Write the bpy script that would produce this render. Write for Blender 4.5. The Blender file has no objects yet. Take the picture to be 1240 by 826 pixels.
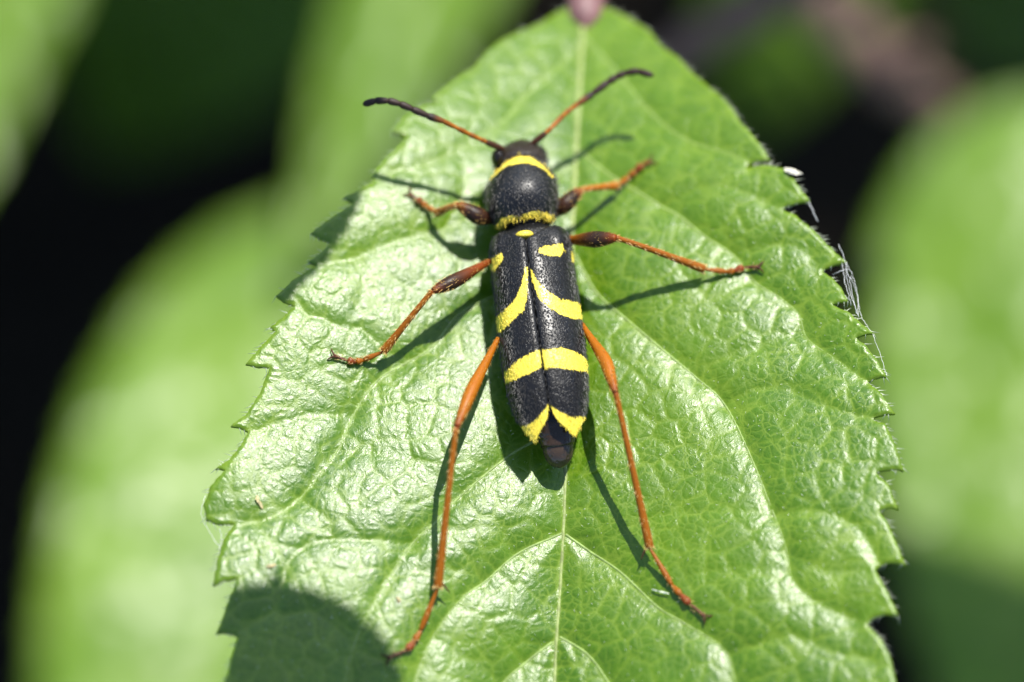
# Black and yellow beetle on a serrated leaf, macro view.  1 Blender unit = 1 centimetre.
import bpy, bmesh, math, random
import numpy as np
from mathutils import Vector, Matrix, kdtree, noise as mnoise
from mathutils.geometry import delaunay_2d_cdt

random.seed(7); rng = np.random.default_rng(7)
S = bpy.context.scene
COL = S.collection

# ---------------------------------------------------------------- camera, sky, sun, exposure
TILT = math.radians(14); DIST = 22.0; FIELD = 3.8
TARGET = np.array((0.0, 0.0, 0.15))
FWD = np.array((0.0, math.sin(TILT), -math.cos(TILT)))
UPV = np.array((0.0, math.cos(TILT), math.sin(TILT)))
CAMP = TARGET - FWD * DIST
cd = bpy.data.cameras.new('camera'); cam = bpy.data.objects.new('camera', cd); COL.objects.link(cam)
cam.location = CAMP; cam.rotation_euler = (TILT, 0, 0)
cd.sensor_width = 36; cd.lens = 36 * DIST / FIELD; cd.clip_start = 0.5; cd.clip_end = 3000
cd.dof.use_dof = True; cd.dof.focus_distance = DIST - 0.10; cd.dof.aperture_fstop = (cd.lens * 1e-3) / 1.05
S.camera = cam

SUN_STEP = np.array((0.30, 0.78, 1.0))            # towards the sun
sdir = SUN_STEP / np.linalg.norm(SUN_STEP)
w = bpy.data.worlds.new('World'); S.world = w; w.use_nodes = True
wn = w.node_tree.nodes; wl = w.node_tree.links
sky = wn.new('ShaderNodeTexSky'); sky.sky_type = 'NISHITA'; sky.sun_disc = False; sky.dust_density = 0.5; sky.ozone_density = 1.4
sky.sun_elevation = math.asin(sdir[2]); sky.sun_rotation = math.atan2(sdir[0], sdir[1])
wl.new(sky.outputs[0], wn['Background'].inputs[0]); wn['Background'].inputs[1].default_value = 0.13
sd = bpy.data.lights.new('sun', 'SUN'); sd.energy = 4.8; sd.angle = math.radians(0.53); sd.color = (1.0, 0.96, 0.88)
so = bpy.data.objects.new('sun', sd); COL.objects.link(so)
so.rotation_euler = Vector(sdir).to_track_quat('Z', 'Y').to_euler()
S.view_settings.view_transform = 'Standard'; S.view_settings.look = 'None'
S.view_settings.exposure = 0.8; S.view_settings.gamma = 1.0; S.view_settings.use_curve_mapping = False
S.render.engine = 'CYCLES'; S.cycles.use_denoising = True
S.cycles.max_bounces = 5; S.cycles.diffuse_bounces = 3; S.cycles.glossy_bounces = 2; S.cycles.transmission_bounces = 4; S.cycles.sample_clamp_indirect = 6

# ---------------------------------------------------------------- helpers
def at(px, py, z):
    """point of the plane at height z seen at photo pixel (px, py)"""
    k = FIELD / 1240
    d = FWD * DIST + np.array((1.0, 0, 0)) * ((px - 620) * k) + UPV * ((413 - py) * k)
    return CAMP + d * ((z - CAMP[2]) / d[2])
def topix(P):
    P = np.asarray(P, float); r = P - CAMP
    f = r @ FWD; k = FIELD / 1240 / DIST
    return np.stack((620 + r[..., 0] / f / k, 413 - (r @ UPV) / f / k), -1)

def link(name, me, parent=None, mat=None, smooth=True):
    o = bpy.data.objects.new(name, me); COL.objects.link(o); o.parent = parent
    if mat is not None: me.materials.append(mat)
    if smooth and len(me.polygons): me.polygons.foreach_set('use_smooth', [True] * len(me.polygons))
    return o
def mesh(name, V, F):
    me = bpy.data.meshes.new(name); me.from_pydata([tuple(map(float, v)) for v in V], [], [tuple(map(int, f)) for f in F]); me.update(); return me
def empty(name, loc=(0, 0, 0), parent=None):
    o = bpy.data.objects.new(name, None); COL.objects.link(o); o.location = loc; o.parent = parent; o.empty_display_size = .1; return o
def tag(o, label, cat, group=None, kind=None):
    o['label'] = label; o['category'] = cat
    if group: o['group'] = group
    if kind: o['kind'] = kind
    return o
def setcol(me, C, name='col'):
    a = me.color_attributes.new(name, 'FLOAT_COLOR', 'POINT')
    C = np.asarray(C, np.float32)
    if C.shape[1] == 3: C = np.concatenate((C, np.ones((len(C), 1), np.float32)), 1)
    a.data.foreach_set('color', C.ravel())
def crom(P, n):
    """Catmull-Rom through rows of P, n points per span"""
    P = np.asarray(P, float); Q = np.vstack((2 * P[0] - P[1], P, 2 * P[-1] - P[-2])); out = []
    t = np.linspace(0, 1, n, endpoint=False)[:, None]
    for i in range(1, len(Q) - 2):
        a, b, c, d = Q[i - 1], Q[i], Q[i + 1], Q[i + 2]
        out.append(.5 * (2 * b + (c - a) * t + (2 * a - 5 * b + 4 * c - d) * t ** 2 + (3 * b - a - 3 * c + d) * t ** 3))
    out.append(P[-1:]); return np.vstack(out)
def tube(P, R, seg=10, flat=1.0):
    """tube along P with radii R; returns verts, faces"""
    P = np.asarray(P, float); n = len(P); T = np.gradient(P, axis=0); T /= np.linalg.norm(T, axis=1)[:, None] + 1e-12
    u = np.cross(T[0], (0, 0, 1.0)); u = u if np.linalg.norm(u) > 1e-3 else np.cross(T[0], (0, 1.0, 0)); u /= np.linalg.norm(u)
    V = []; F = []; a = np.arange(seg) * 2 * math.pi / seg
    for i in range(n):
        u = u - T[i] * (u @ T[i]); u /= np.linalg.norm(u); v = np.cross(T[i], u)
        V.append(P[i] + R[i] * (np.cos(a)[:, None] * u + flat * np.sin(a)[:, None] * v))
    V = np.vstack(V)
    for i in range(n - 1):
        for j in range(seg):
            k = (j + 1) % seg; F.append((i * seg + j, (i + 1) * seg + j, (i + 1) * seg + k, i * seg + k))
    F.append(tuple(range(seg))); F.append(tuple(reversed(range((n - 1) * seg, n * seg))))
    return V, F
def needles(B, D, N, L, W):
    """thin bristles (tapered three-sided spikes) at B along D"""
    V = []; F = []
    s = np.cross(D, N); s /= np.linalg.norm(s, axis=1)[:, None] + 1e-9
    for b, d, m, q, l, ww in zip(B, D, N, s, L, W):
        i = len(V); V += [b - q * ww, b + q * ww, b + m * ww * 1.4, b + d * l]
        F += [(i, i + 1, i + 3), (i + 1, i + 2, i + 3), (i + 2, i, i + 3)]
    return V, F
def inpoly(Q, poly):
    Q = np.asarray(Q, float); p = np.asarray(poly, float); r = np.zeros(len(Q), bool); j = len(p) - 1
    for i in range(len(p)):
        yi, yj = p[i, 1], p[j, 1]
        if yi != yj:
            c = ((yi > Q[:, 1]) != (yj > Q[:, 1])) & (Q[:, 0] < (p[j, 0] - p[i, 0]) * (Q[:, 1] - yi) / (yj - yi) + p[i, 0]); r ^= c
        j = i
    return r

# ---------------------------------------------------------------- materials
class NT:
    def __init__(s, name):
        s.m = bpy.data.materials.new(name); s.m.use_nodes = True; s.t = s.m.node_tree; s.t.nodes.clear(); s.out = s.n('ShaderNodeOutputMaterial')
    def n(s, typ, **kw):
        o = s.t.nodes.new(typ)
        for k, v in kw.items():
            if hasattr(o, k) and k not in ('inputs',): setattr(o, k, v)
        return o
    def l(s, a, b): s.t.links.new(a, b)
    def math(s, op, a, b=None, c=None, clamp=False):
        o = s.n('ShaderNodeMath', operation=op, use_clamp=clamp)
        for i, x in enumerate((a, b, c)):
            if x is None: continue
            if isinstance(x, (int, float)): o.inputs[i].default_value = x
            else: s.l(x, o.inputs[i])
        return o.outputs[0]
    def mix(s, f, a, b, blend='MIX'):
        o = s.n('ShaderNodeMix', data_type='RGBA', blend_type=blend)
        for x, i in ((f, 0), (a, 6), (b, 7)):
            if isinstance(x, (int, float)): o.inputs[i].default_value = x
            elif isinstance(x, tuple): o.inputs[i].default_value = (*x, 1)
            else: s.l(x, o.inputs[i])
        return o.outputs[2]
    def noise(s, co, scale, detail=3, rough=.55):
        o = s.n('ShaderNodeTexNoise'); o.inputs['Scale'].default_value = scale; o.inputs['Detail'].default_value = detail
        o.inputs['Roughness'].default_value = rough; s.l(co, o.inputs['Vector']); return o
    def vor(s, co, scale, feature='F1'):
        o = s.n('ShaderNodeTexVoronoi', feature=feature); o.inputs['Scale'].default_value = scale; s.l(co, o.inputs['Vector']); return o
    def ramp(s, x, lo, hi):
        o = s.n('ShaderNodeMapRange'); o.inputs[1].default_value = lo; o.inputs[2].default_value = hi; o.clamp = True
        o.interpolation_type = 'SMOOTHSTEP'; s.l(x, o.inputs[0]); return o.outputs[0]
    def bump(s, h, dist, strength=1.0, normal=None):
        o = s.n('ShaderNodeBump'); o.inputs['Strength'].default_value = strength; o.inputs['Distance'].default_value = dist; s.l(h, o.inputs['Height'])
        if normal is not None: s.l(normal, o.inputs['Normal'])
        return o.outputs[0]

def leaf_material(name, dark, light, vein, trans, rough=.36, detail=True, tfac=.3, spec=.5):
    M = NT(name); co = M.n('ShaderNodeTexCoord').outputs['Object']
    big = M.noise(co, 1.6, 3).outputs[0]; mid = M.noise(co, 9, 4).outputs[0]
    c = M.mix(M.ramp(big, .3, .7), dark, light)
    c = M.mix(M.math('MULTIPLY', M.ramp(mid, .4, .75), .35), c, tuple(x * 1.35 for x in light))
    normal = None; rg = rough
    if detail:
        at_ = M.n('ShaderNodeAttribute', attribute_name='vein').outputs['Color']
        sep = M.n('ShaderNodeSeparateColor'); M.l(at_, sep.inputs[0])
        warp = M.noise(co, 14, 2)
        add = M.n('ShaderNodeVectorMath', operation='MULTIPLY_ADD'); M.l(warp.outputs['Color'], add.inputs[0]); add.inputs[1].default_value = (.05,) * 3; M.l(co, add.inputs[2])
        flat = M.n('ShaderNodeVectorMath', operation='MULTIPLY'); M.l(add.outputs[0], flat.inputs[0]); flat.inputs[1].default_value = (1, 1, 0)
        wco = flat.outputs[0]
        v2 = M.vor(wco, 28, 'DISTANCE_TO_EDGE').outputs[0]; v3 = M.vor(wco, 64, 'DISTANCE_TO_EDGE').outputs[0]
        e2 = M.ramp(v2, 0.0, .10); e3 = M.ramp(v3, 0.0, .20)                       # 0 on the veinlets
        net = M.math('SUBTRACT', 1.0, M.math('MULTIPLY', e2, M.math('ADD', .70, M.math('MULTIPLY', e3, .30))))
        c = M.mix(M.math('MULTIPLY', net, M.math('ADD', .2, M.math('MULTIPLY', M.ramp(M.noise(co, 5, 3).outputs[0], .3, .7), .4))), c, vein)
        c = M.mix(M.math('MULTIPLY', sep.outputs[2], .45), c, vein)                 # thickened rim
        c = M.mix(M.math('MULTIPLY', sep.outputs[0], .55), c, vein)                 # side veins
        c = M.mix(M.math('MULTIPLY', sep.outputs[1], .42), c, vein)                 # larger veinlets
        d2 = M.ramp(v2, 0.0, .36); d3 = M.ramp(v3, 0.0, .30)
        h = M.math('ADD', M.math('MULTIPLY', d2, .00088), M.math('MULTIPLY', d3, .00022))
        fine = M.noise(co, 170, 2, .6).outputs[0]; cell = M.vor(co, 240, 'F1').outputs[0]
        h = M.math('ADD', h, M.math('MULTIPLY', fine, .00058))
        h = M.math('ADD', h, M.math('MULTIPLY', cell, -.00042))
        normal = M.bump(h, 1.0)
        rg = M.math('ADD', M.math('ADD', rough - .16, M.math('MULTIPLY', M.noise(co, 150, 3, .7).outputs[0], .30)), M.math('MULTIPLY', net, .11))
    else:
        normal = M.bump(M.noise(co, 2.4, 3).outputs[0], .09)
    p = M.n('ShaderNodeBsdfPrincipled'); M.l(c, p.inputs['Base Color']); p.inputs['Specular IOR Level'].default_value = spec
    if isinstance(rg, float): p.inputs['Roughness'].default_value = rg
    else: M.l(rg, p.inputs['Roughness'])
    M.l(normal, p.inputs['Normal'])
    tr = M.n('ShaderNodeBsdfTranslucent'); tr.inputs['Color'].default_value = (*trans, 1)
    mx = M.n('ShaderNodeMixShader'); mx.inputs[0].default_value = tfac
    M.l(p.outputs[0], mx.inputs[1]); M.l(tr.outputs[0], mx.inputs[2]); M.l(mx.outputs[0], M.out.inputs[0])
    return M.m

def plain(name, color, rough=.5, spec=.4, nscale=0, nd=.002, var=.25):
    M = NT(name); co = M.n('ShaderNodeTexCoord').outputs['Object']
    p = M.n('ShaderNodeBsdfPrincipled'); p.inputs['Roughness'].default_value = rough; p.inputs['Specular IOR Level'].default_value = spec
    nz = M.noise(co, nscale or 20, 4).outputs[0]
    M.l(M.mix(M.ramp(nz, .3, .7), tuple(x * (1 - var) for x in color), tuple(min(1, x * (1 + var)) for x in color)), p.inputs['Base Color'])
    if nscale: M.l(M.bump(nz, nd), p.inputs['Normal'])
    M.l(p.outputs[0], M.out.inputs[0]); return M.m

def chitin(name, rough=.35, pits=70, depth=.004, coat=0.0, sss=0.0, spec=.36):
    """hard cuticle, colour from the mesh"""
    M = NT(name); co = M.n('ShaderNodeTexCoord').outputs['Object']
    a = M.n('ShaderNodeAttribute', attribute_name='col')
    nz = M.noise(co, 60, 3).outputs[0]
    c = M.mix(.35, a.outputs['Color'], M.mix(nz, (.35, .35, .35), (1.3, 1.3, 1.3)), 'MULTIPLY')
    p = M.n('ShaderNodeBsdfPrincipled'); M.l(c, p.inputs['Base Color']); p.inputs['Specular IOR Level'].default_value = spec
    M.l(M.math('ADD', rough - .08, M.math('MULTIPLY', nz, .16)), p.inputs['Roughness'])
    p.inputs['Coat Weight'].default_value = coat; p.inputs['Coat Roughness'].default_value = .2
    if sss: p.inputs['Subsurface Weight'].default_value = sss; p.inputs['Subsurface Radius'].default_value = (.03, .012, .004); p.inputs['Subsurface Scale'].default_value = 1
    if pits:
        v = M.vor(co, pits, 'F1').outputs[0]
        h = M.math('ADD', M.math('MULTIPLY', M.ramp(v, 0, .55), depth), M.math('MULTIPLY', nz, depth * .4))
        M.l(M.bump(h, 1.0), p.inputs['Normal'])
    M.l(p.outputs[0], M.out.inputs[0]); return M.m

LEAF = leaf_material('leaf_surface', (.048, .134, .001), (.086, .182, .001), (.22, .33, .022), (.26, .42, .010), rough=.32, spec=.62)
BGLEAF = leaf_material('leaf_surface_soft', (.095, .19, .009), (.155, .265, .020), (.2, .3, .08), (.28, .42, .03), rough=.34, detail=False, tfac=.3, spec=.42)
DARKLEAF = leaf_material('leaf_surface_deep', (.020, .060, .008), (.035, .085, .012), (.1, .2, .05), (.05, .13, .01), rough=.5, detail=False, tfac=.2, spec=.3)  # darker, less translucent leaf copy, used on the foliage that blocks light
VEIN = plain('vein', (.19, .27, .07), .5, .3, 40, .003)
MIDRIB = plain('midrib', (.22, .27, .085), .5, .3, 40, .003)
PETIOLE = plain('petiole', (.17, .085, .085), .5, .4, 18, .01)
BARK = plain('bark', (.14, .085, .065), .7, .3, 8, .05)
SOIL = plain('soil', (.022, .017, .012), .95, .1, 1.5, .3, .4)
SILK = plain('silk', (.75, .75, .72), .4, .6)
PALE = plain('pale_husk', (.72, .68, .55), .6, .4, 60, .004)
TAN = plain('tan_chip', (.52, .44, .22), .6, .4, 60, .004)
WHITEHAIR = plain('pale_hair', (.62, .66, .50), .45, .5)
SHELL = chitin('wing_case', .33, 135, .0012, spec=.27)
CUTICLE = chitin('body_cuticle', .38, 125, .0016)
TAILM = chitin('tail_plates', .18, 60, .0015, 0, 0, .45)
LEGM = chitin('leg_cuticle', .42, 150, .0007, 0, .08, .22)
EYEM = chitin('eye_facets', .22, 160, .001)
SETA = chitin('bristle', .45, 0)

# ---------------------------------------------------------------- ground
def ground():
    n = 60; V = []; F = []
    g = np.sinh(np.linspace(-1, 1, n + 1) * 5) / math.sinh(5) * 2000
    for y in g:
        for x in g: V.append((x, y + 5, -32 + 1.2 * math.sin(x * .31) * math.cos(y * .27) + .8 * math.sin(x * .83 + y * .6)))
    for i in range(n):
        for j in range(n): a = i * (n + 1) + j; F.append((a, a + 1, a + n + 2, a + n + 1))
    o = link('ground', mesh('ground', V, F), None, SOIL); o['kind'] = 'structure'; o['label'] = 'dark shaded soil far below the leaves'; o['category'] = 'soil'
ground()

# ---------------------------------------------------------------- the main leaf: macro shape
MID = crom([(716, -6), (706, 20), (704, 60), (702, 100), (698, 180), (694, 260), (690, 380), (686, 500), (684, 600), (679, 700), (673, 790), (671, 860), (668, 1000), (664, 1150), (660, 1330)], 8)
_mw = np.array([at(a, b, 0)[:2] for a, b in MID])[::-1]
def xmid(y): return np.interp(y, _mw[:, 1], _mw[:, 0])
def sheet(x, y):
    """smooth height of the leaf blade"""
    x = np.asarray(x, float); y = np.asarray(y, float); s = x - xmid(y); a = np.sqrt(s * s + .0025) - .05
    left = .19 * a - .13 * np.maximum(0, a - .65) ** 2 - .9 * np.maximum(0, a - 1.12) ** 2
    right = .23 * a - .05 * np.maximum(0, a - .55) ** 2 - .20 * np.maximum(0, a - 1.0) ** 2
    b = 1 / (1 + np.exp(-s / .04)); z = left * (1 - b) + right * b
    z = z - .17 * y - .20 * np.maximum(0, y - .45) ** 2 - .05 * np.maximum(0, -y - .3) ** 2
    z = z + .022 * np.sin(2.6 * x + 1.0) * np.cos(2.1 * y + .4) + .012 * np.sin(5.1 * x - 3.7 * y)
    return z
def on(px, py, h=0.0):
    """point h above the leaf at photo pixel"""
    z = 0.0
    for _ in range(12):
        p = at(px, py, z); z = float(sheet(p[0], p[1])) + h
    return at(px, py, z)

RIGHT = [(718, 4), (735, 9), (760, 20), (786, 37), (800, 56), (822, 70), (834, 84), (850, 98), (864, 109), (880, 124), (893, 141), (898, 150), (903, 154), (915, 168), (926, 182), (932, 193),
  (918, 194), (906, 199), (903, 202), (925, 199), (948, 204), (962, 219), (974, 235), (981, 243), (966, 246), (950, 250), (946, 254), (962, 260), (984, 278), (1003, 297), (1018, 311), (1025, 317),
  (1010, 321), (998, 325), (996, 329), (1008, 337), (1019, 349), (1027, 365), (1016, 366), (1007, 369), (1028, 379), (1044, 393), (1058, 404), (1048, 405), (1036, 409), (1050, 420), (1062, 436), (1074, 456),
  (1062, 457), (1050, 461), (1066, 475), (1084, 501), (1072, 501), (1058, 505), (1058, 509), (1072, 513), (1083, 535), (1094, 570), (1080, 568), (1064, 570), (1061, 573), (1076, 586), (1088, 617),
  (1076, 615), (1064, 618), (1074, 630), (1085, 656), (1097, 685), (1083, 681), (1068, 683), (1060, 690), (1074, 715), (1088, 746), (1074, 744), (1056, 748), (1050, 756), (1068, 775), (1079, 800), (1085, 828),
  (1086, 860), (1070, 866), (1072, 900), (1066, 940), (1048, 945), (1040, 990), (1022, 1030), (1000, 1036), (985, 1080), (950, 1120), (930, 1124), (905, 1165), (860, 1200), (840, 1206), (800, 1245), (740, 1285), (690, 1330), (660, 1372)]
LEFTO = [(706, 4), (692, 7), (672, 15), (655, 27), (640, 34), (622, 41), (604, 51), (590, 62), (574, 82), (570, 84), (556, 93), (542, 104), (524, 118), (530, 124), (512, 128), (489, 142), (475, 161), (484, 161), (493, 167),
  (476, 184), (462, 197), (449, 213), (452, 220), (434, 229), (416, 239), (428, 246), (404, 262), (377, 282), (388, 289), (401, 294), (386, 306), (372, 317), (384, 320), (356, 338), (334, 358), (344, 366), (357, 370), (342, 386), (327, 397), (334, 401),
  (312, 424), (298, 441), (310, 444), (326, 445), (316, 474), (298, 502), (279, 516), (290, 518), (301, 522), (292, 538), (278, 556), (261, 568), (273, 569), (256, 588), (246, 612), (250, 630), (266, 635), (284, 633), (272, 650), (263, 680), (258, 710),
  (272, 703), (289, 700), (278, 725), (270, 748), (262, 768), (275, 767), (288, 770), (280, 798), (272, 828), (262, 860), (284, 864), (285, 900), (282, 945), (300, 948), (310, 1000), (322, 1040), (345, 1042), (370, 1090), (395, 1135), (420, 1138), (460, 1190), (500, 1225), (525, 1228), (580, 1280), (625, 1325)]
VEINS = [  # (pixels, strength)
  ([(704, 40), (725, 62), (751, 91), (776, 122), (806, 152), (840, 172), (874, 182), (912, 196)], .7),
  ([(698, 178), (735, 208), (769, 229), (803, 249), (823, 260), (857, 287), (888, 307), (915, 340), (946, 360), (968, 380), (978, 408), (1010, 432), (1050, 462)], 1),
  ([(693, 300), (722, 352), (760, 386), (800, 420), (846, 458), (878, 488), (908, 548), (938, 622), (952, 662), (960, 700), (985, 726), (1040, 752)], 1),
  ([(682, 644), (714, 666), (752, 692), (797, 734), (830, 754), (878, 786), (893, 830), (920, 880), (960, 930)], 1),
  ([(674, 768), (712, 792), (740, 830), (770, 880), (820, 960)], 1),
  ([(703, 50), (663, 95), (636, 115), (612, 142), (575, 170), (535, 190), (490, 205), (450, 215)], .7),
  ([(697, 200), (650, 225), (590, 250), (540, 275), (480, 290), (430, 310), (385, 320)], .8),
  ([(692, 318), (630, 345), (561, 376), (524, 418), (488, 440), (458, 458), (430, 496), (407, 546), (364, 601), (330, 625), (290, 634)], 1),
  ([(686, 515), (635, 539), (604, 560), (550, 606), (526, 632), (496, 660), (452, 730), (426, 787), (412, 860), (400, 960)], 1),
  ([(682, 644), (669, 650), (627, 669), (588, 702), (559, 724), (524, 770), (500, 830), (480, 930)], 1),
  ([(672, 774), (637, 801), (606, 830), (575, 890), (560, 1000)], 1),
]
MINOR = [
  ([(496, 656), (436, 653), (395, 654), (359, 668), (343, 700), (330, 740), (285, 768)], .8),
  ([(878, 488), (920, 470), (960, 473), (1000, 492), (1058, 507)], .8),
  ([(938, 622), (970, 618), (1002, 622), (1040, 640), (1066, 684)], .8),
  ([(952, 668), (1000, 690), (1050, 690)], .5), ([(884, 790), (930, 776), (962, 770), (1010, 790), (1056, 800)], .7),
  ([(888, 307), (930, 296), (968, 300), (996, 328)], .6), ([(803, 249), (850, 226), (900, 232), (946, 253)], .6),
  ([(364, 601), (385, 630), (400, 652)], .5), ([(407, 546), (450, 548), (500, 560), (560, 600)], .4), ([(426, 500), (380, 500), (340, 512), (302, 522)], .6),
  ([(430, 780), (380, 742), (330, 745)], .5), ([(488, 440), (440, 400), (400, 390), (358, 371)], .6), ([(430, 310), (440, 350), (420, 400)], .4),
  ([(846, 458), (880, 430), (920, 420), (968, 400)], .5), ([(797, 734), (830, 700), (880, 690), (955, 690)], .5), ([(714, 666), (760, 640), (820, 620), (935, 620)], .45),
  ([(760, 386), (800, 360), (850, 340), (910, 338)], .4), ([(588, 702), (560, 690), (520, 690), (480, 690)], .4), ([(627, 669), (600, 640), (560, 640), (526, 634)], .35),
  ([(606, 826), (570, 800), (540, 780), (524, 772)], .4), ([(560, 190), (560, 230), (540, 275)], .4),
]
def vein_points(lst):
    out = []
    for px, wgt in lst:
        q = crom(px, 10); P = np.array([on(a, b) for a, b in q]); out.append((P, wgt))
    return out
VMAIN = vein_points(VEINS); VMINOR = vein_points(MINOR); MIDP = np.array([on(a, b) for a, b in MID])
def kd_of(curves, step=.012):
    pts = []; wg = []
    for P, g in curves:
        for a, b in zip(P[:-1], P[1:]):
            n = max(1, int(np.linalg.norm(b[:2] - a[:2]) / step))
            for i in range(n): pts.append(a + (b - a) * i / n); wg.append(g)
    k = kdtree.KDTree(len(pts))
    for i, p in enumerate(pts): k.insert((p[0], p[1], 0), i)
    k.balance(); return k, wg
KMAIN = kd_of(VMAIN + [(MIDP, 1.0)]); KMIN = kd_of(VMINOR)
seeds = []
_c = .108
for i in range(-16, 17):
    for j in range(-34, 18):
        seeds.append(((i + .5 * (j % 2) + random.uniform(-.47, .47)) * _c, (j + random.uniform(-.47, .47)) * _c))
KT = kdtree.KDTree(len(seeds))
for i, (a, b) in enumerate(seeds): KT.insert((a, b, 0), i)
KT.balance()
def relief(X, Y):
    n = len(X); R = np.zeros(n); VV = np.zeros(n); TT = np.zeros(n)
    for i in range(n):
        p = (float(X[i]), float(Y[i]), 0)
        _, k, d = KMAIN[0].find(p); g = KMAIN[1][k]
        r = .023 * (1 - math.exp(-(d / .06) ** 1.1)); r = r * g + .023 * (1 - g)
        _, k, d2 = KMIN[0].find(p); g2 = KMIN[1][k]
        r -= .015 * g2 * math.exp(-(d2 / .036) ** 1.2)
        f = KT.find_n(p, 2); e = f[1][2] - f[0][2]
        r += .0036 * (1 - math.exp(-e / .017)) * (.6 + .6 * (.5 + .5 * math.sin(p[0] * 7.3 + 2 * math.sin(p[1] * 5.1))))
        r += .0070 * mnoise.noise((p[0] * 4.2, p[1] * 4.2, .3)) + .0018 * mnoise.noise((p[0] * 10, p[1] * 10, 1.7))
        R[i] = r; VV[i] = max(g * math.exp(-(d / .011) ** 2), .8 * g2 * math.exp(-(d2 / .009) ** 2)); TT[i] = math.exp(-(e / .010) ** 2)
    return R - .023, VV, TT
def height(x, y): return float(sheet(x, y)) + relief([x], [y])[0][0]
def stand(px, py, h=0.0):
    """like on(), but on the quilted surface"""
    z = 0.0
    for _ in range(8):
        p = at(px, py, z); z = height(p[0], p[1]) + h
    return at(px, py, z)

def build_leaf():
    root = empty('leaf', on(706, 6))
    tag(root, 'large sharp bright green toothed leaf with the beetle standing on it', 'leaf', 'leaves of the shrub')
    O = np.array(root.location)
    poly_px = RIGHT + LEFTO[::-1]
    poly = []
    P = np.array([on(a, b)[:2] for a, b in poly_px])
    step = .012
    for a, b in zip(P, np.roll(P, -1, 0)):
        n = max(1, int(np.linalg.norm(b - a) / step))
        for i in range(n):
            poly.append(a + (b - a) * i / n + rng.normal(0, .0012, 2))
    poly = np.array(poly)
    h = .0085; lo = poly.min(0) - h; hi = poly.max(0) + h
    nx = int((hi[0] - lo[0]) / h) + 2; ny = int((hi[1] - lo[1]) / h) + 2
    gx, gy = np.meshgrid(np.arange(nx) * h + lo[0], np.arange(ny) * h + lo[1])
    G = np.stack((gx.ravel(), gy.ravel()), 1); ins = inpoly(G, poly).reshape(ny, nx)
    near = np.zeros((ny, nx), bool)                                  # nodes too close to the outline
    ci = np.clip(((poly - lo) / h + .5).astype(int), 0, (nx - 1, ny - 1))
    near[ci[:, 1], ci[:, 0]] = True
    def dil(m):
        r = m.copy(); r[1:] |= m[:-1]; r[:-1] |= m[1:]; q = r.copy(); r[:, 1:] |= q[:, :-1]; r[:, :-1] |= q[:, 1:]; return r
    n1 = dil(near); good = ins & ~n1
    cell = good[:-1, :-1] & good[1:, :-1] & good[:-1, 1:] & good[1:, 1:]
    idx = -np.ones((ny, nx), int); used = np.zeros((ny, nx), bool)
    for a in (0, 1):
        for b in (0, 1): used[a:ny - 1 + a, b:nx - 1 + b] |= cell
    keep = good | used; idx[keep] = np.arange(keep.sum()); V2 = G[keep.ravel()]
    cy, cx = np.nonzero(cell)
    quads = np.stack((idx[cy, cx], idx[cy, cx + 1], idx[cy + 1, cx + 1], idx[cy + 1, cx]), 1)
    band = keep & dil(dil(dil(n1)))
    bi = idx[band]; nb = len(poly)
    pts = [Vector(p) for p in poly] + [Vector(p) for p in V2[bi]]
    res = delaunay_2d_cdt(pts, [(i, (i + 1) % nb) for i in range(nb)], [], 0, 1e-6)
    vb, _, fb, orig = res[0], res[1], res[2], res[3]
    base = len(V2); remap = []; extra = []
    for k, o in enumerate(orig):
        o = [q for q in o if q >= nb]
        if o: remap.append(int(bi[o[0] - nb]))
        else: remap.append(base + len(extra)); extra.append((vb[k].x, vb[k].y))
    cen = np.array([np.mean([(vb[q].x, vb[q].y) for q in f], 0) for f in fb]); okp = inpoly(cen, poly)
    gi = np.floor((cen - lo) / h).astype(int); gi = np.clip(gi, 0, (nx - 2, ny - 2)); okp &= ~cell[gi[:, 1], gi[:, 0]]
    tris = [tuple(remap[q] for q in f) for f, k in zip(fb, okp) if k]
    XY = np.vstack((V2, np.array(extra)))
    r, vv, tt = relief(XY[:, 0], XY[:, 1]); Z = sheet(XY[:, 0], XY[:, 1]) + r
    kb = kdtree.KDTree(len(poly))
    for i, p in enumerate(poly): kb.insert((p[0], p[1], 0), i)
    kb.balance()
    ed = np.array([kb.find((x, y, 0))[2] for x, y in XY])
    V = np.column_stack((XY, Z)) - O
    me = mesh('blade', V, [tuple(q) for q in quads] + tris)
    setcol(me, np.column_stack((vv, tt, np.exp(-ed / .01))), 'vein')
    bm = bmesh.new(); bm.from_mesh(me); bmesh.ops.recalc_face_normals(bm, faces=bm.faces)
    if sum(f.normal.z for f in bm.faces) < 0: bmesh.ops.reverse_faces(bm, faces=bm.faces)
    bm.to_mesh(me); bm.free()
    bl = link('blade', me, root, LEAF)
    sm = bl.modifiers.new('thickness', 'SOLIDIFY'); sm.thickness = .014; sm.offset = -1
    # veins lying in the grooves
    def vein(name, P, r0, r1, mat, dz):
        q = crom(P, 3); hh = np.convolve(np.pad(relief(q[:, 0], q[:, 1])[0] + sheet(q[:, 0], q[:, 1]), 4, mode='edge'), np.ones(9) / 9, 'valid')
        q = q.copy(); q[:, 2] = hh + dz; Vv, F = tube(q - O, np.linspace(r0, r1, len(q)), 8); link(name, mesh(name, Vv, F), root, mat)
    vein('midrib', MIDP[2:], .013, .006, MIDRIB, -.004)
    for P, g in VMAIN: vein('side_vein', P[1:], .0065 * (.6 + .4 * g), .003, VEIN, -.0025)
    # petiole, rising off the base of the blade and away to its twig
    b0 = on(708, 16, -.03); q = crom([b0 + (0, -.12, .03), b0, on(712, -14, -.035), on(722, -120, -.02), on(740, -300, .10), on(770, -560, .35)], 8)
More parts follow.
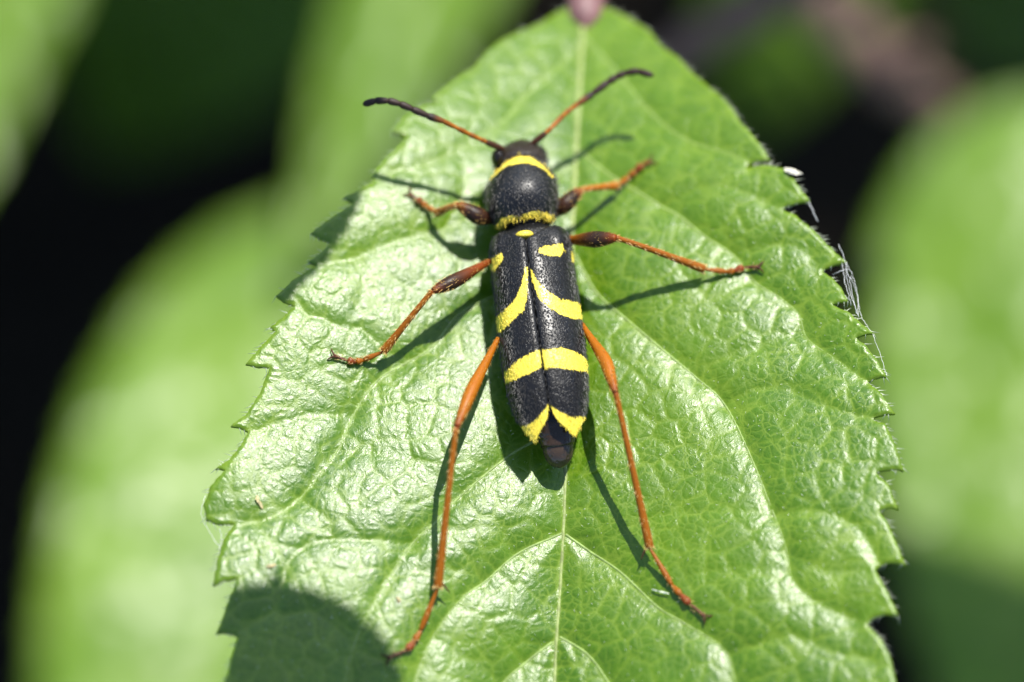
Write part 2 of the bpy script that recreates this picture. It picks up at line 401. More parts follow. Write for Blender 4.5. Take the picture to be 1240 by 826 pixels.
    Vv, F = tube(q - O, np.interp(np.linspace(0, 1, len(q)), [0, .15, .3, 1], [.012, .068, .076, .07]), 12); link('petiole', mesh('petiole', Vv, F), root, PETIOLE)
    # bristles along the margin
    T = np.roll(poly, -3, 0) - np.roll(poly, 3, 0); nrm = np.column_stack((T[:, 1], -T[:, 0])); nrm /= np.linalg.norm(nrm, axis=1)[:, None] + 1e-9
    ar = .5 * np.sum(poly[:, 0] * np.roll(poly[:, 1], -1) - np.roll(poly[:, 0], -1) * poly[:, 1])
    if ar < 0: nrm = -nrm
    T /= np.linalg.norm(T, axis=1)[:, None] + 1e-9
    sel = rng.choice(len(poly), 520, replace=False); pz = relief(poly[sel, 0], poly[sel, 1])[0] + sheet(poly[sel, 0], poly[sel, 1])
    B = np.column_stack((poly[sel], pz - .004)) - O; tdir = T[sel] * np.where(T[sel][:, 1:2] > 0, -1, 1)
    D = np.column_stack((nrm[sel] * .8 + tdir * .7 + rng.normal(0, .3, (len(sel), 2)), rng.uniform(-.1, .4, len(sel)))); D /= np.linalg.norm(D, axis=1)[:, None]
    Vv, F = needles(B, D, np.tile((0, 0, 1.0), (len(B), 1)), rng.uniform(.015, .04, len(B)), np.full(len(B), .0016))
    hb = link('margin_hairs', mesh('margin_hairs', Vv, F), root, WHITEHAIR); hb['kind'] = 'stuff'
    me_n = len(V2); pick = rng.choice(me_n, 2600, replace=False); th = rng.uniform(0, 2 * math.pi, 2600)
    D = np.column_stack((np.cos(th) * .6, np.sin(th) * .6 - .35, rng.uniform(.12, .7, 2600))); D /= np.linalg.norm(D, axis=1)[:, None]
    Vv, F = needles(V[pick] - (0, 0, .001), D, np.tile((0, 0, 1.0), (2600, 1)), rng.uniform(.006, .018, 2600), rng.uniform(.0007, .0013, 2600))
    hs = link('surface_hairs', mesh('surface_hairs', Vv, F), root, WHITEHAIR); hs['kind'] = 'stuff'
    return root
build_leaf()

# ---------------------------------------------------------------- other leaves
def make_leaf(name, base, tip, half, label, mat=BGLEAF, roll=0.0, cup=.12, arch=.10, group='leaves of the shrub', shape=(.55, .8), pet=1.0, serr=.05, stem=None):
    """ovate toothed leaf between two points; half = half width in cm, roll in degrees about its midrib"""
    base = np.array(base, float); tip = np.array(tip, float); L = np.linalg.norm(tip - base); a = (tip - base) / L
    side = np.cross(a, (0, 0, 1.0)); side /= np.linalg.norm(side); nor = np.cross(side, a)
    c, s_ = math.cos(math.radians(roll)), math.sin(math.radians(roll)); side, nor = side * c + nor * s_, nor * c - side * s_
    root = empty(name, base); tag(root, label, 'leaf', group)
    NT_, NQ = 110, 24; V = []; F = []; teeth = 22
    sv = [.1, .22, .34, .46, .58, .70, .82]
    def wid(t): return half * (math.sin(math.pi * t ** shape[0]) ** shape[1]) if 0 < t < 1 else 0
    def surf(t, q):
        w_ = wid(t); ph = (t * teeth) % 1; w2 = w_ * (1 - serr * (1 - ph) * abs(q) ** 6)
        x = q * w2; tt = t * L
        z = cup * abs(x) - .16 * cup * x * x / max(half, .1) * 4 + arch * L * math.sin(math.pi * t)
        d = min(abs(t - (s0 + .16 * abs(q))) for s0 in sv) * L; d = min(d, abs(x) * 1.2)
        z += .05 * (1 - math.exp(-d / .09)) + .02 * math.sin(3 * x + 2 * tt) 
        return a * tt + side * x + nor * z
    for i in range(NT_ + 1):
        for j in range(NQ + 1): V.append(surf(max(.004, min(.996, i / NT_)), j / NQ * 2 - 1))
    for i in range(NT_):
        for j in range(NQ): k = i * (NQ + 1) + j; F.append((k, k + NQ + 1, k + NQ + 2, k + 1))
    bl = link('blade', mesh('blade', V, F), root, mat); sm = bl.modifiers.new('thickness', 'SOLIDIFY'); sm.thickness = .014; sm.offset = -1
    q = np.array([surf(t, 0) for t in np.linspace(.004, .99, 30)]) ; Vv, F = tube(q, np.linspace(.028, .008, 30), 8); link('midrib', mesh('midrib', Vv, F), root, MIDRIB)
    for sgn in (-1, 1):
        for s0 in sv:
            q = np.array([surf(s0 + .16 * u, sgn * u) for u in np.linspace(.02, .95, 12)]); Vv, F = tube(q, np.linspace(.014, .005, 12), 6); link('side_vein', mesh('side_vein', Vv, F), root, VEIN)
    bend = .15 if stem is None else 0.0
    if stem is None: stem = -a * pet * .9 + np.array((0, .25, -.35)) * pet
    q = crom([np.zeros(3), np.array(stem) * .5 - a * bend, np.array(stem)], 8); Vv, F = tube(q, np.full(len(q), .05 if bend else .022), 8); link('petiole', mesh('petiole', Vv, F), root, VEIN)
    return root

# leaves seen blurred behind
make_leaf('leaf', at(480, 270, -8.4), at(105, 1330, -7.2), 1.16, 'big pale blurred leaf at lower left with a white sheen along its margin', roll=-10, cup=.17, arch=.06, shape=(.58, .75))
make_leaf('leaf', at(670, -300, -8.4), at(365, 340, -7.8), .52, 'blurred mid green leaf above the left antenna', roll=-18, cup=.06, arch=.05)
make_leaf('leaf', at(85, -330, -8.6), at(-130, 400, -8.0), .62, 'blurred yellowish green leaf cut off by the upper left corner', roll=-12, cup=.06, arch=.05)
make_leaf('leaf', at(1300, 120, -7.4), at(1255, 1120, -6.8), 1.0, 'blurred pale leaf behind the toothed margin, its lower half in shade', roll=-12, cup=.06, arch=.05, stem=np.array((.3, .9, -1.6)))

# leaves out of the picture towards the sun, whose shadows fall on the ones in view
def sunward(p, h): return np.array(p) + SUN_STEP * h
ZA, ZB = on(380, 745)[2], on(385, 320)[2]
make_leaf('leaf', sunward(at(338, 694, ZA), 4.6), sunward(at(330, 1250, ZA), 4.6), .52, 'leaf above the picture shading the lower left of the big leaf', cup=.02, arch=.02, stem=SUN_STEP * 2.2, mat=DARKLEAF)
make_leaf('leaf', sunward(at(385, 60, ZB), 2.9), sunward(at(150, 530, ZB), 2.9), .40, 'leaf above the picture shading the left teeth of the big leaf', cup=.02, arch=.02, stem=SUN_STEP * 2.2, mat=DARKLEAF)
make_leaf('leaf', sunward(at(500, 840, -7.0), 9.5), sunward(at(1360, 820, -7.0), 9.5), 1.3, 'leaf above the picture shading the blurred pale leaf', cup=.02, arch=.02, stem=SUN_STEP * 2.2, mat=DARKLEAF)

# dim leaves deep in the shrub
for bp, tp, hf, lab in (
    ((300, -170, -10.2), (120, 190, -11.4), 1.0, 'dim dark green leaf deep between the two upper left leaves'),
    ((1010, -160, -9), (900, 170, -10), .55, 'dim green leaf deep behind the upper right margin of the sharp leaf'),
    ((1290, -120, -12), (1190, 110, -12), 1.0, 'dim dark leaf deep in the upper right corner')):
    make_leaf('leaf', at(*bp), at(*tp), hf, lab, mat=BGLEAF, cup=.05, arch=.05)

# twigs
def twig(pts, r0, r1, label):
    root = empty('twig', pts[0]); tag(root, label, 'twig', 'twigs of the shrub'); O = np.array(pts[0]); q = crom(pts, 10); n = len(q)
    R = np.linspace(r0, r1, n) * (1 + .12 * np.sin(np.arange(n) * .9)); Vv, F = tube(q - O, R, 14); link('stem', mesh('stem', Vv, F), root, BARK)
    for k in (n // 3, 2 * n // 3):                                     # buds
        b = q[k] - O; d = np.array((.5, .2, .6)); qq = np.array([b, b + d * .12, b + d * .25, b + d * .38]); Vv, F = tube(qq, [.07, .09, .06, .01], 8); link('bud', mesh('bud', Vv, F), root, BARK)
twig([at(780, 95, -4.6), at(850, 48, -4.4), at(930, 0, -4.2), at(1010, -60, -4.0), at(1120, -170, -3.6)], .085, .13, 'blurred pinkish brown twig behind the upper right of the big leaf')
twig([at(930, -70, -6.0), at(1010, 20, -6.0), at(1075, 85, -6.1), at(1140, 130, -6.4)], .14, .10, 'blurred brown twig end pointing at the pale leaf behind')

def shade_foliage():  # foliage added outside the view, keeps sun and sky off the gaps below
    V = []; F = []
    def put(c, L, W, az, el):
        a = np.array((math.cos(az) * math.cos(el), math.sin(az) * math.cos(el), math.sin(el))); s_ = np.array((-math.sin(az), math.cos(az), random.uniform(-.4, .4))); n = np.cross(a, s_); i = len(V)
        for t, w_ in ((0, 0.02), (.15, .6), (.4, 1), (.65, .85), (.85, .45), (1, .02)):
            for q in (-1, 0, 1): V.append(c + a * (t - .5) * L + s_ * q * w_ * W + n * (abs(q) * .15 * W - .25 * L * (t - .5) ** 2))
        for k in range(5):
            for q in range(2): b = i + k * 3 + q; F.append((b, b + 3, b + 4, b + 1))
    for k in range(3800):
        x, y = random.uniform(-26, 30), random.uniform(-22, 38); z = random.uniform(-13, -7)
        m = 1 - z * .045
        yc = -z * .249
        if abs(x) < 1.9 * m + 2.6 and yc - 1.26 * m - 2.4 < y < yc + 1.26 * m + 2.4: continue
        put(np.array((x, y, z)), random.uniform(2.2, 4.2), random.uniform(.7, 1.3), random.uniform(0, 6.28), random.uniform(-.4, .3))
    o = link('shade_foliage', mesh('shade_foliage', V, F), None, DARKLEAF); tag(o, 'unseen shrub foliage added around the view to block sun and sky', 'foliage', kind='stuff')
shade_foliage()

# ---------------------------------------------------------------- the beetle
BLACK = np.array((.009, .009, .010)); BROWNBLACK = np.array((.022, .014, .009)); YELLOW = np.array((.82, .66, .075)); ORANGE = np.array((.32, .096, .003)); REDBROWN = np.array((.18, .038, .006)); DARK = np.array((.034, .013, .006))
BEETLE = empty('beetle', on(652, 400))
tag(BEETLE, 'slender black beetle with yellow bands and orange legs standing on the leaf', 'beetle')
BO = np.array(BEETLE.location)
AX = np.array((.119, -.993, 0)); AX /= np.linalg.norm(AX); SIDE = np.array((.993, .119, 0)); UP = np.array((0, 0, 1.0))
K = FIELD / 1240
def zl(px, py): return float(sheet(*on(px, py)[:2]))

def z1(P): P = np.array(P, float); return np.column_stack((560 + P[:, 0] * .1573, 160 + P[:, 1] * .1573))
def z2(P): P = np.array(P, float); return np.column_stack((560 + P[:, 0] * .2057, 260 + P[:, 1] * .2057))
def z3(P): P = np.array(P, float); return np.column_stack((570 + P[:, 0] * .2179, 400 + P[:, 1] * .2179))
COLLAR = z1([(195, 375), (210, 345), (250, 275), (330, 210), (430, 178), (520, 193), (600, 240), (660, 300), (700, 350), (690, 356), (650, 308), (580, 262), (500, 238), (430, 238), (350, 258), (290, 298), (215, 368), (200, 400)])
HIND_L = z1([(258, 720), (300, 662), (380, 638), (440, 656), (430, 682), (350, 702), (262, 750)]); HIND_R = z1([(455, 648), (500, 618), (560, 606), (650, 622), (702, 650), (690, 690), (600, 674), (500, 670), (460, 670)])
SPOTS_L = [z2([(150, 270), (235, 222), (238, 270), (190, 327), (153, 320)]),
  z2([(370, 308), (387, 308), (384, 400), (379, 500), (360, 560), (290, 632), (215, 698), (190, 670), (185, 612), (240, 568), (310, 498), (345, 420)]),
  z3([(185, 245), (188, 235), (250, 173), (330, 128), (387, 110), (391, 207), (330, 237), (270, 264), (195, 297)]),
  z3([(432, 412), (440, 500), (432, 570), (400, 600), (345, 645), (285, 565), (270, 540), (350, 508), (400, 450)])]
SPOTS_R = [z2([(445, 205), (480, 185), (590, 170), (598, 205), (575, 245), (500, 240), (450, 222)]), z2([(640, 215), (665, 215), (668, 275), (645, 280)]),
  z2([(388, 314), (405, 322), (440, 388), (500, 448), (580, 498), (705, 522), (706, 607), (660, 614), (590, 592), (500, 542), (450, 492), (413, 400)]),
  z3([(391, 112), (510, 95), (590, 123), (665, 170), (667, 235), (600, 224), (500, 210), (394, 207)]),
  z3([(438, 420), (500, 453), (560, 483), (665, 474), (665, 525), (600, 600), (540, 570), (480, 550), (446, 482)])]

# body: head, thorax and abdomen as one surface.  (px, py, half width px, top, bottom above the leaf, bow px)
ST = [(630, 172, 6, .19, .14, 0), (629, 174, 15, .215, .12, 0), (629, 178, 26, .24, .11, 2), (629, 184, 32, .262, .10, 3), (629.5, 190, 33, .272, .09, 5), (630, 193, 31, .268, .09, 8), (630, 195, 30, .266, .09, 9),
  (630, 194, 33, .280, .085, 16), (630.2, 197, 37, .296, .075, 15), (630.5, 204, 41, .318, .065, 11), (631, 213, 43.5, .333, .058, 7), (631.5, 224, 44.5, .342, .05, 3), (632, 235, 44.5, .342, .05, 1), (633, 245, 43, .332, .055, 0), (634, 254, 40, .315, .06, 0), (635.3, 261, 36.5, .298, .07, 1), (636.2, 266, 33.5, .284, .075, 2),
  (636.8, 268.5, 31, .270, .08, 2), (637.3, 270, 27, .252, .09, 2), (638, 273, 26, .245, .09, 0), (639, 277, 30, .250, .08, 0), (641, 284, 43, .268, .06, 0), (643, 305, 46, .275, .05, 0), (649, 350, 47, .275, .045, 0), (655, 400, 47, .27, .04, 0), (661, 450, 45, .255, .04, 0),
  (666, 485, 40, .23, .045, 0), (670, 508, 34, .20, .05, 0), (673, 524, 27, .175, .05, 0), (675, 533, 21.5, .162, .05, 0), (675.8, 541, 20.5, .156, .05, -4), (676.1, 543, 18.8, .148, .05, -4), (676.6, 549, 18, .140, .05, -2), (677.2, 555, 15.5, .128, .05, 0), (677.7, 560, 11.5, .114, .055, 1), (678, 564, 6.5, .098, .06, 1), (678.2, 567, 2, .085, .07, 0)]
def body():
    st = crom(ST, 5); seg = 56; V = []; F = []
    for px, py, hw, zt, zb, bow in st:
        base = zl(px, py); c = at(px, py, base + zt * .8); zc = base + (zt + zb) / 2; hz = max(.004, (zt - zb) / 2)
        for j in range(seg):
            a = j * 2 * math.pi / seg; ca, sa = math.cos(a), math.sin(a)
            ex = math.copysign(abs(ca) ** .92, ca); ez = math.copysign(abs(sa) ** .92, sa)
            V.append(np.array((c[0], c[1], zc)) + SIDE * hw * K * ex + UP * hz * ez + AX * bow * K * ex * ex)
    n = len(st)
    for i in range(n - 1):
        for j in range(seg): k = (j + 1) % seg; F.append((i * seg + j, i * seg + k, (i + 1) * seg + k, (i + 1) * seg + j))
    F.append(tuple(reversed(range(seg)))); F.append(tuple(range((n - 1) * seg, n * seg)))
    V = np.array(V); Q = topix(V); upper = np.array([math.sin(j * 2 * math.pi / seg) > -.15 for j in range(seg)] * n)
    C = np.tile(BLACK, (len(V), 1)); row = np.repeat(st[:, 1], seg); si = np.repeat(np.arange(n), seg)
    headrows = si < 6 * 5 + 2
    C[headrows] = BROWNBLACK
    pro = (si >= 7 * 5) & (si <= 17 * 5 + 2)
    for p in (COLLAR, HIND_L, HIND_R): C[pro & upper & inpoly(Q, p)] = YELLOW
    tail = row > 515; C[tail] = np.array((.035, .021, .012)); C[row > 544] = np.array((.055, .036, .023))
    me = mesh('body', V - BO, F); setcol(me, C); o = link('body', me, BEETLE, CUTICLE); me.materials.append(TAILM)
    for pl in me.polygons: pl.material_index = 1 if row[pl.vertices[0]] > 515 else 0
    # short bristles on head and pronotum
    ok = np.nonzero(upper & (si < 17 * 5) & (si > 6))[0]; pick = rng.choice(ok, 2400); me.calc_loop_triangles()
    NN = np.zeros((len(V), 3)); me.vertices.foreach_get('normal', NN.ravel()); nn = np.array([v.normal for v in me.vertices])[pick]
    B = V[pick] - BO + rng.normal(0, .004, (len(pick), 3)); D = nn * .55 + AX * .8 + rng.normal(0, .35, (len(pick), 3)); D /= np.linalg.norm(D, axis=1)[:, None]
    yel = C[pick][:, 0] > .3
    L = np.where(yel, rng.uniform(.010, .018, len(pick)), rng.uniform(.008, .018, len(pick)))
    Vv, F = needles(B, D, nn, L, np.where(yel, .0015, .0012)); cc = np.repeat(np.where(yel[:, None], YELLOW * (1, .95, .8), np.array((.075, .068, .06))), 4, 0)
    m2 = mesh('short_bristles', Vv, F); setcol(m2, cc); h = link('short_bristles', m2, BEETLE, SETA, False); h['kind'] = 'stuff'
body()

def eye(px, py, rx, ry):
    base = zl(px, py); c = at(px, py, base + .20); V = []; F = []; n, m = 14, 20
    for i in range(n + 1):
        th = math.pi * i / n
        for j in range(m):
            a = 2 * math.pi * j / m; r = math.sin(th); notch = 1 - .22 * math.exp(-((a - math.pi / 2) / .4) ** 2)
            V.append(c + SIDE * rx * K * r * math.cos(a) * notch - AX * ry * K * r * math.sin(a) * notch + UP * .055 * math.cos(th))
    for i in range(n):
        for j in range(m): k = (j + 1) % m; F.append((i * m + j, (i + 1) * m + j, (i + 1) * m + k, i * m + k))
    me = mesh('eye', np.array(V) - BO, F); setcol(me, np.tile((.010, .007, .006), (len(V), 1))); link('eye', me, BEETLE, EYEM)
eye(604, 192, 9.5, 12.5); eye(653, 189, 9.5, 12.5)

ES = [(0, 45, .275, 278), (6, 49, .288, 0), (14, 50.5, .298, 0), (30, 50.5, .305, 0), (60, 50.5, .308, 0), (95, 51, .306, 0), (130, 52, .300, 0), (165, 51, .288, 0), (195, 48.5, .270, 0), (215, 45, .252, 0), (232, 40, .232, 0), (245, 35, .214, 0), (262, 27, .19, 0)]
ZE = (zl(641 + 15, 276 + 130), zl(641 + 30, 276 + 248) - zl(641, 276))
_es = np.array([(a, b, c) for a, b, c, _ in ES])
def elytron(sgn, spots):
    NV, NQ = 190, 60; V = np.zeros((NV + 1, NQ + 1, 3))
    for j in range(NQ + 1):
        q = j / NQ; s0 = np.interp(q, [0, .15, .3, .5, .8, .92, 1], [15, 9, 3, 0, 1, 6, 14]); s1 = np.interp(q, [0, .06, .16, .35, .52, .62, .74, .88, 1], [218, 233, 241, 250, 257, 257, 250, 237, 219])
        for i in range(NV + 1):
            s = s0 + (s1 - s0) * i / NV; hw = np.interp(s, _es[:, 0], _es[:, 1]); zt = np.interp(s, _es[:, 0], _es[:, 2])
            px, py = 641 + .119 * s * 1.0, 276 + .993 * s; off = np.interp(s, [0, 50, 150, 216, 250], [6.3, 6.2, 4.2, 1.8, 1.0]); px -= off; hw += sgn * off; base = ZE[0] + ZE[1] * (s - 130) / 250
            c = at(px, py, base + zt * .92); f = q * math.pi / 2
            zs = .10 + .03 * s / 250; lat = .6 + (hw - .6) * math.sin(f) ** .95
            z = base + zs + (zt - zs) * math.cos(f) ** .62
            z -= .010 * math.exp(-lat / 2.5); z += .010 * math.exp(-((s - 14) / 10) ** 2 - ((q - .62) / .2) ** 2) - .012 * math.exp(-((s - 20) / 16) ** 2 - ((q - .33) / .14) ** 2)
            V[i, j] = np.array((c[0], c[1], 0)) + SIDE * sgn * lat * K + UP * z
    V = V.reshape(-1, 3); F = []
    for i in range(NV):
        for j in range(NQ):
            a = i * (NQ + 1) + j; f = (a, a + NQ + 1, a + NQ + 2, a + 1); F.append(f if sgn > 0 else f[::-1])
    Q = topix(V) + rng.normal(0, .35, (len(V), 2)); C = np.tile(BLACK, (len(V), 1))
    for p in spots: C[inpoly(Q, p)] = YELLOW
    me = mesh('elytron', V - BO, F); setcol(me, C); o = link('elytron', me, BEETLE, SHELL)
    sm = o.modifiers.new('thickness', 'SOLIDIFY'); sm.thickness = .007; sm.offset = -1
    nn_all = np.array([v.normal for v in me.vertices]); pick = rng.choice(len(V), 3600); nn = nn_all[pick]; yel = C[pick][:, 0] > .3
    B = V[pick] - BO + rng.normal(0, .002, (len(pick), 3)); D = nn * np.where(yel, .06, .30)[:, None] + AX * .9 + rng.normal(0, .16, (len(pick), 3)); D /= np.linalg.norm(D, axis=1)[:, None]
    Vv, F = needles(B, D, nn, rng.uniform(.008, .018, len(pick)) * np.where(yel, .8, 1), np.where(yel, .0010, .0010)); cc = np.repeat(np.where(yel[:, None], YELLOW * (1, 1, .95), np.array((.032, .031, .030))), 4, 0)
    m2 = mesh('short_bristles', Vv, F); setcol(m2, cc); h = link('short_bristles', m2, o, SETA, False); h['kind'] = 'stuff'
elytron(-1, SPOTS_L); elytron(1, SPOTS_R)

def scutellum():
    base = zl(634, 284); c = at(635, 284, base + .285); V = [c + UP * .016]; F = []; m = 26; rings = 6
    for i in range(1, rings + 1):
        r = i / rings
        for j in range(m):
            a = 2 * math.pi * j / m; rr = r * (1 + .12 * math.cos(2 * a)); V.append(c + SIDE * 10.5 * K * rr * math.cos(a) - AX * 7.2 * K * rr * math.sin(a) + UP * (.016 - .03 * r ** 3))
    for j in range(m): F.append((0, 1 + j, 1 + (j + 1) % m))
    for i in range(rings - 1):
        for j in range(m): k = (j + 1) % m; F.append((1 + i * m + j, 1 + (i + 1) * m + j, 1 + (i + 1) * m + k, 1 + i * m + k))
    V = np.array(V); rr = np.array([0] + [i / rings for i in range(1, rings + 1) for j in range(m)]); C = np.where((rr < .9)[:, None], YELLOW, BLACK)
    me = mesh('scutellum', V - BO, F); setcol(me, C); link('scutellum', me, BEETLE, SHELL)
scutellum()

def hairs_on(parent, P, R, n, col, L=(.015, .03), bias=None):
    i = rng.integers(0, len(P) - 1, n); t = rng.random((n, 1)); B = P[i] * (1 - t) + P[i + 1] * t; T = P[i + 1] - P[i]; T /= np.linalg.norm(T, axis=1)[:, None] + 1e-9
    r = rng.normal(0, 1, (n, 3)); N = r - T * np.sum(r * T, 1)[:, None]; N /= np.linalg.norm(N, axis=1)[:, None]
    B = B + N * np.asarray(R)[i][:, None] * .95; D = N * .6 + T * .8; D /= np.linalg.norm(D, axis=1)[:, None]
    Vv, F = needles(B, D, N, rng.uniform(*L, n), np.full(n, .0012)); m = mesh('fine_hairs', Vv, F); setcol(m, np.tile(col, (len(Vv), 1))); h = link('fine_hairs', m, parent, SETA, False); h['kind'] = 'stuff'
def piece(name, parent, P, R, cols, seg=14, n=8, flat=1.0, mat=None):
    PR = crom(np.column_stack((P, R, np.array(cols))), n); P2, R2, C2 = PR[:, :3], np.maximum(PR[:, 3], .0012), np.clip(PR[:, 4:7], 0, 1)
    V, F = tube(P2, R2, seg, flat); me = mesh(name, V, F); setcol(me, np.repeat(C2, seg, 0)); link(name, me, parent, mat or LEGM); return P2, R2

def leg(hip, femur, knee, tib, tarsus, fr, fcol, tcol, spur=None):
    """all points (px, py, height above leaf); fr = femur swelling px"""
    g = lambda q: on(q[0], q[1], q[2]) - BO
    h, k, e = g(hip), g(knee), g(tib); root = empty('leg', (0, 0, 0), BEETLE)
    f1 = g(femur); d = k - h
    P = [h, h * .6 + f1 * .4, f1, f1 * .45 + k * .55, k - d * .02]
    P2, R2 = piece('femur', root, P, np.array([fr * .38, fr * .62, fr, fr * .82, fr * .45]) * K, [fcol[0], fcol[0], fcol[1], fcol[1], fcol[2]])
    hairs_on(root, P2, R2, 170, (.55, .34, .10), (.008, .020))
    # knee to tibia end, slightly curved and widening
    m1 = k * .66 + e * .34 + UP * .006; m2 = k * .3 + e * .7 + UP * .004
    P2, R2 = piece('tibia', root, [k - d * .015, k + (e - k) * .05, m1, m2, e - (e - k) * .04, e], np.array([3.4, 3.3, 3.6, 4.3, 5.4, 3.6]) * K, [tcol[0], tcol[1], tcol[1], tcol[1], tcol[1], tcol[2]])
    hairs_on(root, P2, R2, 170, (.60, .38, .12), (.008, .018))
    if spur is not None:
        s0, s1 = g(spur[0]), g(spur[1]); piece('spur', root, [s0, (s0 + s1) / 2, s1], np.array([1.5, 1.1, .3]) * K, [DARK * 2] * 3, 8, 4)
    T = [e] + [stand(q[0], q[1], q[2]) - BO for q in tarsus]
    rad = [3.3, 3.9, 4.6, 2.6]; tc = [tcol[3], tcol[3], tcol[4], tcol[5]]
    for i in range(len(T) - 1):                                        # tarsal joints, each widening to its end
        a, b = T[i], T[i + 1]; r = rad[min(i, 3)] * K; last = i == len(T) - 2
        piece('tarsal_segment', root, [a, a * .7 + b * .3, a * .3 + b * .7, b], [r * .55, r * .75, r * (.8 if last else 1.1), r * (1.0 if last else .7)], [tc[min(i, 3)] if not last else tcol[5]] * 4, 12, 4, .75)
    hairs_on(root, np.array(T), np.full(len(T), 3.5 * K), 60, (.62, .42, .16), (.008, .018))
    d = T[-1] - T[-2]; d /= np.linalg.norm(d); sd_ = np.cross(d, UP); sd_ /= np.linalg.norm(sd_)
    for sg in (-1, 1):
        p = T[-1]; piece('claw', root, [p, p + d * 3 * K + sd_ * sg * 3 * K, p + d * 6 * K + sd_ * sg * 6 * K - UP * 1.5 * K, p + d * 7 * K + sd_ * sg * 8.5 * K - UP * 4 * K], np.array([1.3, 1.2, .8, .3]) * K, [DARK * 2] * 4, 7, 4)
OB = ORANGE * .75
HINDC = [ORANGE * .95, ORANGE, REDBROWN]; TC = [REDBROWN, OB, REDBROWN, OB, REDBROWN, DARK * 3]
leg((603, 410, .16), (572, 471, .24), (552, 519, .275), (530, 712, .055), [(509, 764, .016), (502, 776, .016), (493, 787, .016), (471, 796, .014)], 7.8, HINDC, TC, ((536, 707, .055), (545, 718, .04)))
leg((704, 392, .16), (733, 437, .24), (746, 477, .29), (787, 664, .055), [(814, 709, .016), (824, 720, .016), (835, 731, .016), (853, 746, .014)], 7.8, HINDC, TC, ((781, 666, .055), (776, 678, .04)))
MIDC = [ORANGE * .6, DARK, REDBROWN]
leg((594, 316, .14), (551, 340, .20), (523, 353, .21), (464, 426, .05), [(440, 436, .016), (431, 438, .016), (421, 437, .016), (405, 431, .014)], 9, [REDBROWN, DARK * 1.4, REDBROWN], TC)
leg((684, 291, .16), (718, 290, .25), (747, 288, .28), (853, 326, .05), [(880, 329, .018), (889, 328, .018), (900, 324, .018), (918, 323, .014)], 10, [ORANGE * .7, DARK * 1.4, REDBROWN * 1.2], TC)
leg((604, 268, .12), (580, 262, .16), (554, 248, .17), (529, 258, .055), [(518, 251, .018), (511, 246, .02), (505, 241, .02), (497, 235, .014)], 10.5, [DARK, DARK, ORANGE * .7], TC)
leg((664, 264, .12), (684, 248, .17), (703, 230, .17), (747, 225, .05), [(760, 215, .02), (769, 208, .02), (777, 200, .02), (787, 195, .016)], 10.5, [DARK, DARK, REDBROWN * 1.3], [REDBROWN, ORANGE, OB, OB, REDBROWN, REDBROWN])

def antenna(pts, tipdark):
    root = empty('antenna', (0, 0, 0), BEETLE); P = [on(*q) - BO for q in pts]; n = len(P) - 1
    for i in range(n):
        a, b = P[i], P[i + 1]; t = i / (n - 1)
        c0 = DARK * 1.5 if i == 0 else (ORANGE * .95 if t < .45 else (ORANGE * .4 if t < .55 else DARK * .7)); c1 = DARK * 1.5 if i == 0 else (ORANGE * .62 if t < .45 else DARK * .6)
        r = (np.array([2.6, 3.9, 4.1, 3.2]) if i == 0 else np.array([2.1, 2.6, 3.3, 3.0]) if t < .5 else np.array([3.0, 4.1, 4.7, 3.9])) * K
        if i == n - 1: r = np.array([3.2, 4.4, 4.2, 1.8]) * K
        piece('antenna_segment', root, [a, a * .7 + b * .3, a * .25 + b * .75, b + (b - a) * .03], r, [c0, c0, c1, c1], 12, 4, mat=LEGM if t < .45 else ANTM)
ANTM = chitin('antenna_cuticle', .55, 0)
antenna([(610, 181, .22), (589, 172, .26), (583, 169.5, .265), (569, 163, .275), (556, 156.5, .29), (537, 147, .31), (518.5, 140.5, .32), (500, 132.5, .33), (485, 126, .335), (470.5, 122, .335), (455, 122, .33), (440, 126.5, .32)], 0)
antenna([(641, 177, .22), (660.5, 161.5, .27), (666, 156.5, .275), (681, 141, .28), (690, 133, .285), (700, 126, .29), (717, 114, .295), (735, 100.5, .30), (745, 94, .30), (756, 88.8, .30), (772, 86, .30), (790.5, 91.5, .29)], 0)

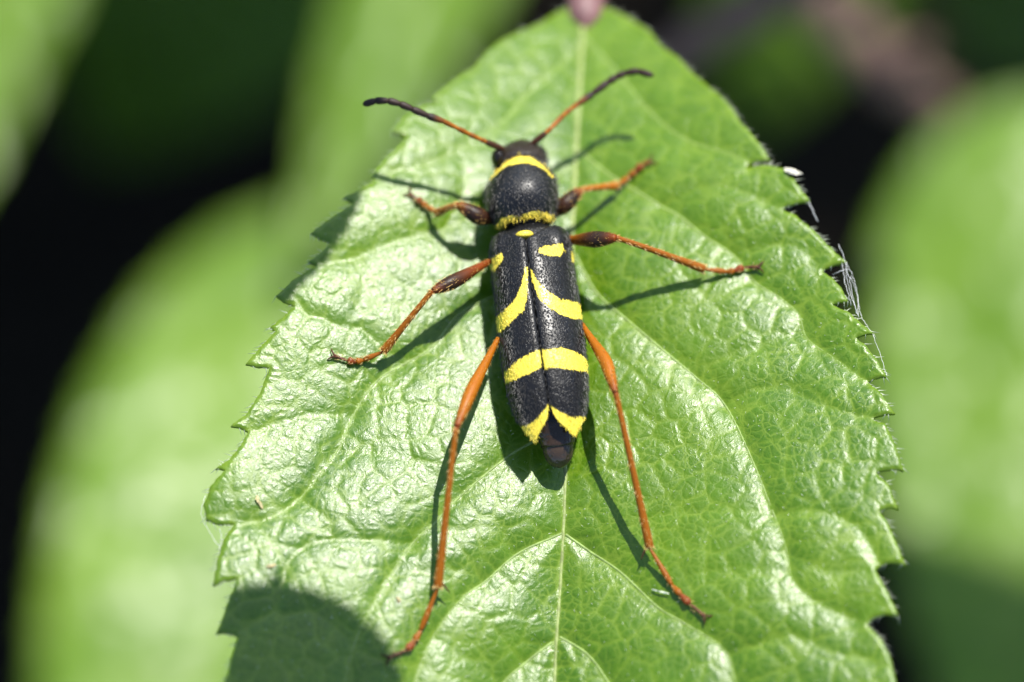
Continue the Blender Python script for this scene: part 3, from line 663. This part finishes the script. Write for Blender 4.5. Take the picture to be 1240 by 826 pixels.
# ---------------------------------------------------------------- silk and crumbs
def silk(label, strands, r=.0007):
    p0 = on(*strands[0][0]); root = empty('spider_silk', p0); tag(root, label, 'silk', 'spider silk on the leaf margin')
    for s in strands:
        q = crom([on(*p) for p in s], 8); q = q + rng.normal(0, .0012, q.shape); Vv, F = tube(q - p0, np.full(len(q), r), 5); link('strand', mesh('strand', Vv, F), root, SILK)
silk('bundle of white silk threads hanging along the right margin teeth', [
    [(1015, 296, .03), (1022, 312, .02), (1030, 345, .01), (1037, 380, .0)], [(1024, 318, .0), (1026, 340, .0), (1033, 365, .01), (1040, 384, .0)], [(1020, 320, .0), (1024, 345, .02), (1031, 370, .0)],
    [(1008, 333, .0), (1018, 328, .02), (1027, 326, .0)], [(1025, 317, .0), (1036, 345, -.02), (1042, 380, -.02), (1055, 402, .0)], [(1057, 404, 0), (1066, 430, -.02), (1074, 456, 0)], [(1030, 335, .0), (1038, 358, -.03), (1039, 380, .0)]])
silk('single pale silk thread bridging two teeth near the white fleck', [[(979, 243, .0), (984, 255, .01), (990, 268, .0)]], .0010)
silk('thin looping silk thread on the lower left bulging tooth', [[(248, 600, .0), (244, 622, -.01), (254, 645, -.02), (268, 666, .0)], [(266, 640, 0), (268, 652, -.02), (262, 690, 0)]])
def crumb(name, px, py, pts, r, mat, label, cat):
    b = stand(px, py, .0); root_pts = np.array([stand(px + a, py + c, hh) for a, c, hh in pts]) - b
    Vv, F = tube(crom(np.column_stack((root_pts, r)), 4)[:, :3], np.maximum(crom(np.column_stack((root_pts, r)), 4)[:, 3], .0015), 8, .5)
    Vv = Vv + rng.normal(0, .0016, Vv.shape); o = link(name, mesh(name, Vv, F), None, mat, False); o.location = b; tag(o, label, cat)
crumb('husk_fleck', 955, 208, [(-5, -4, .012), (2, -1, .015), (9, 1, .012), (16, 2, .008)], [.004, .012, .008, .002], PALE, 'white papery fleck stuck on a tooth of the right margin', 'fleck')
crumb('bud_scale', 314, 608, [(-3, -8, .006), (-2, -2, .01), (2, 3, .008), (4, 8, .006)], [.002, .005, .005, .002], TAN, 'tiny tan chip lying on the left glossy part of the leaf', 'crumb')
crumb('pale_crumb', 328, 685, [(-5, 1, .004), (0, 0, .008), (6, -1, .004)], [.003, .006, .003], TAN, 'tiny tan crumb beside the edge of the round shadow', 'crumb')
crumb('pale_crumb', 483, 726, [(-2, -3, .004), (0, 0, .008), (1, 3, .004)], [.003, .006, .003], TAN, 'tiny tan crumb left of the hind leg tip', 'crumb')
crumb('silk_fibre', 796, 716, [(-6, -2, .01), (2, 0, .012), (14, 3, .010)], [.0008, .0012, .0006], WHITEHAIR, 'short white fibre lying beside the right hind foot', 'fibre')
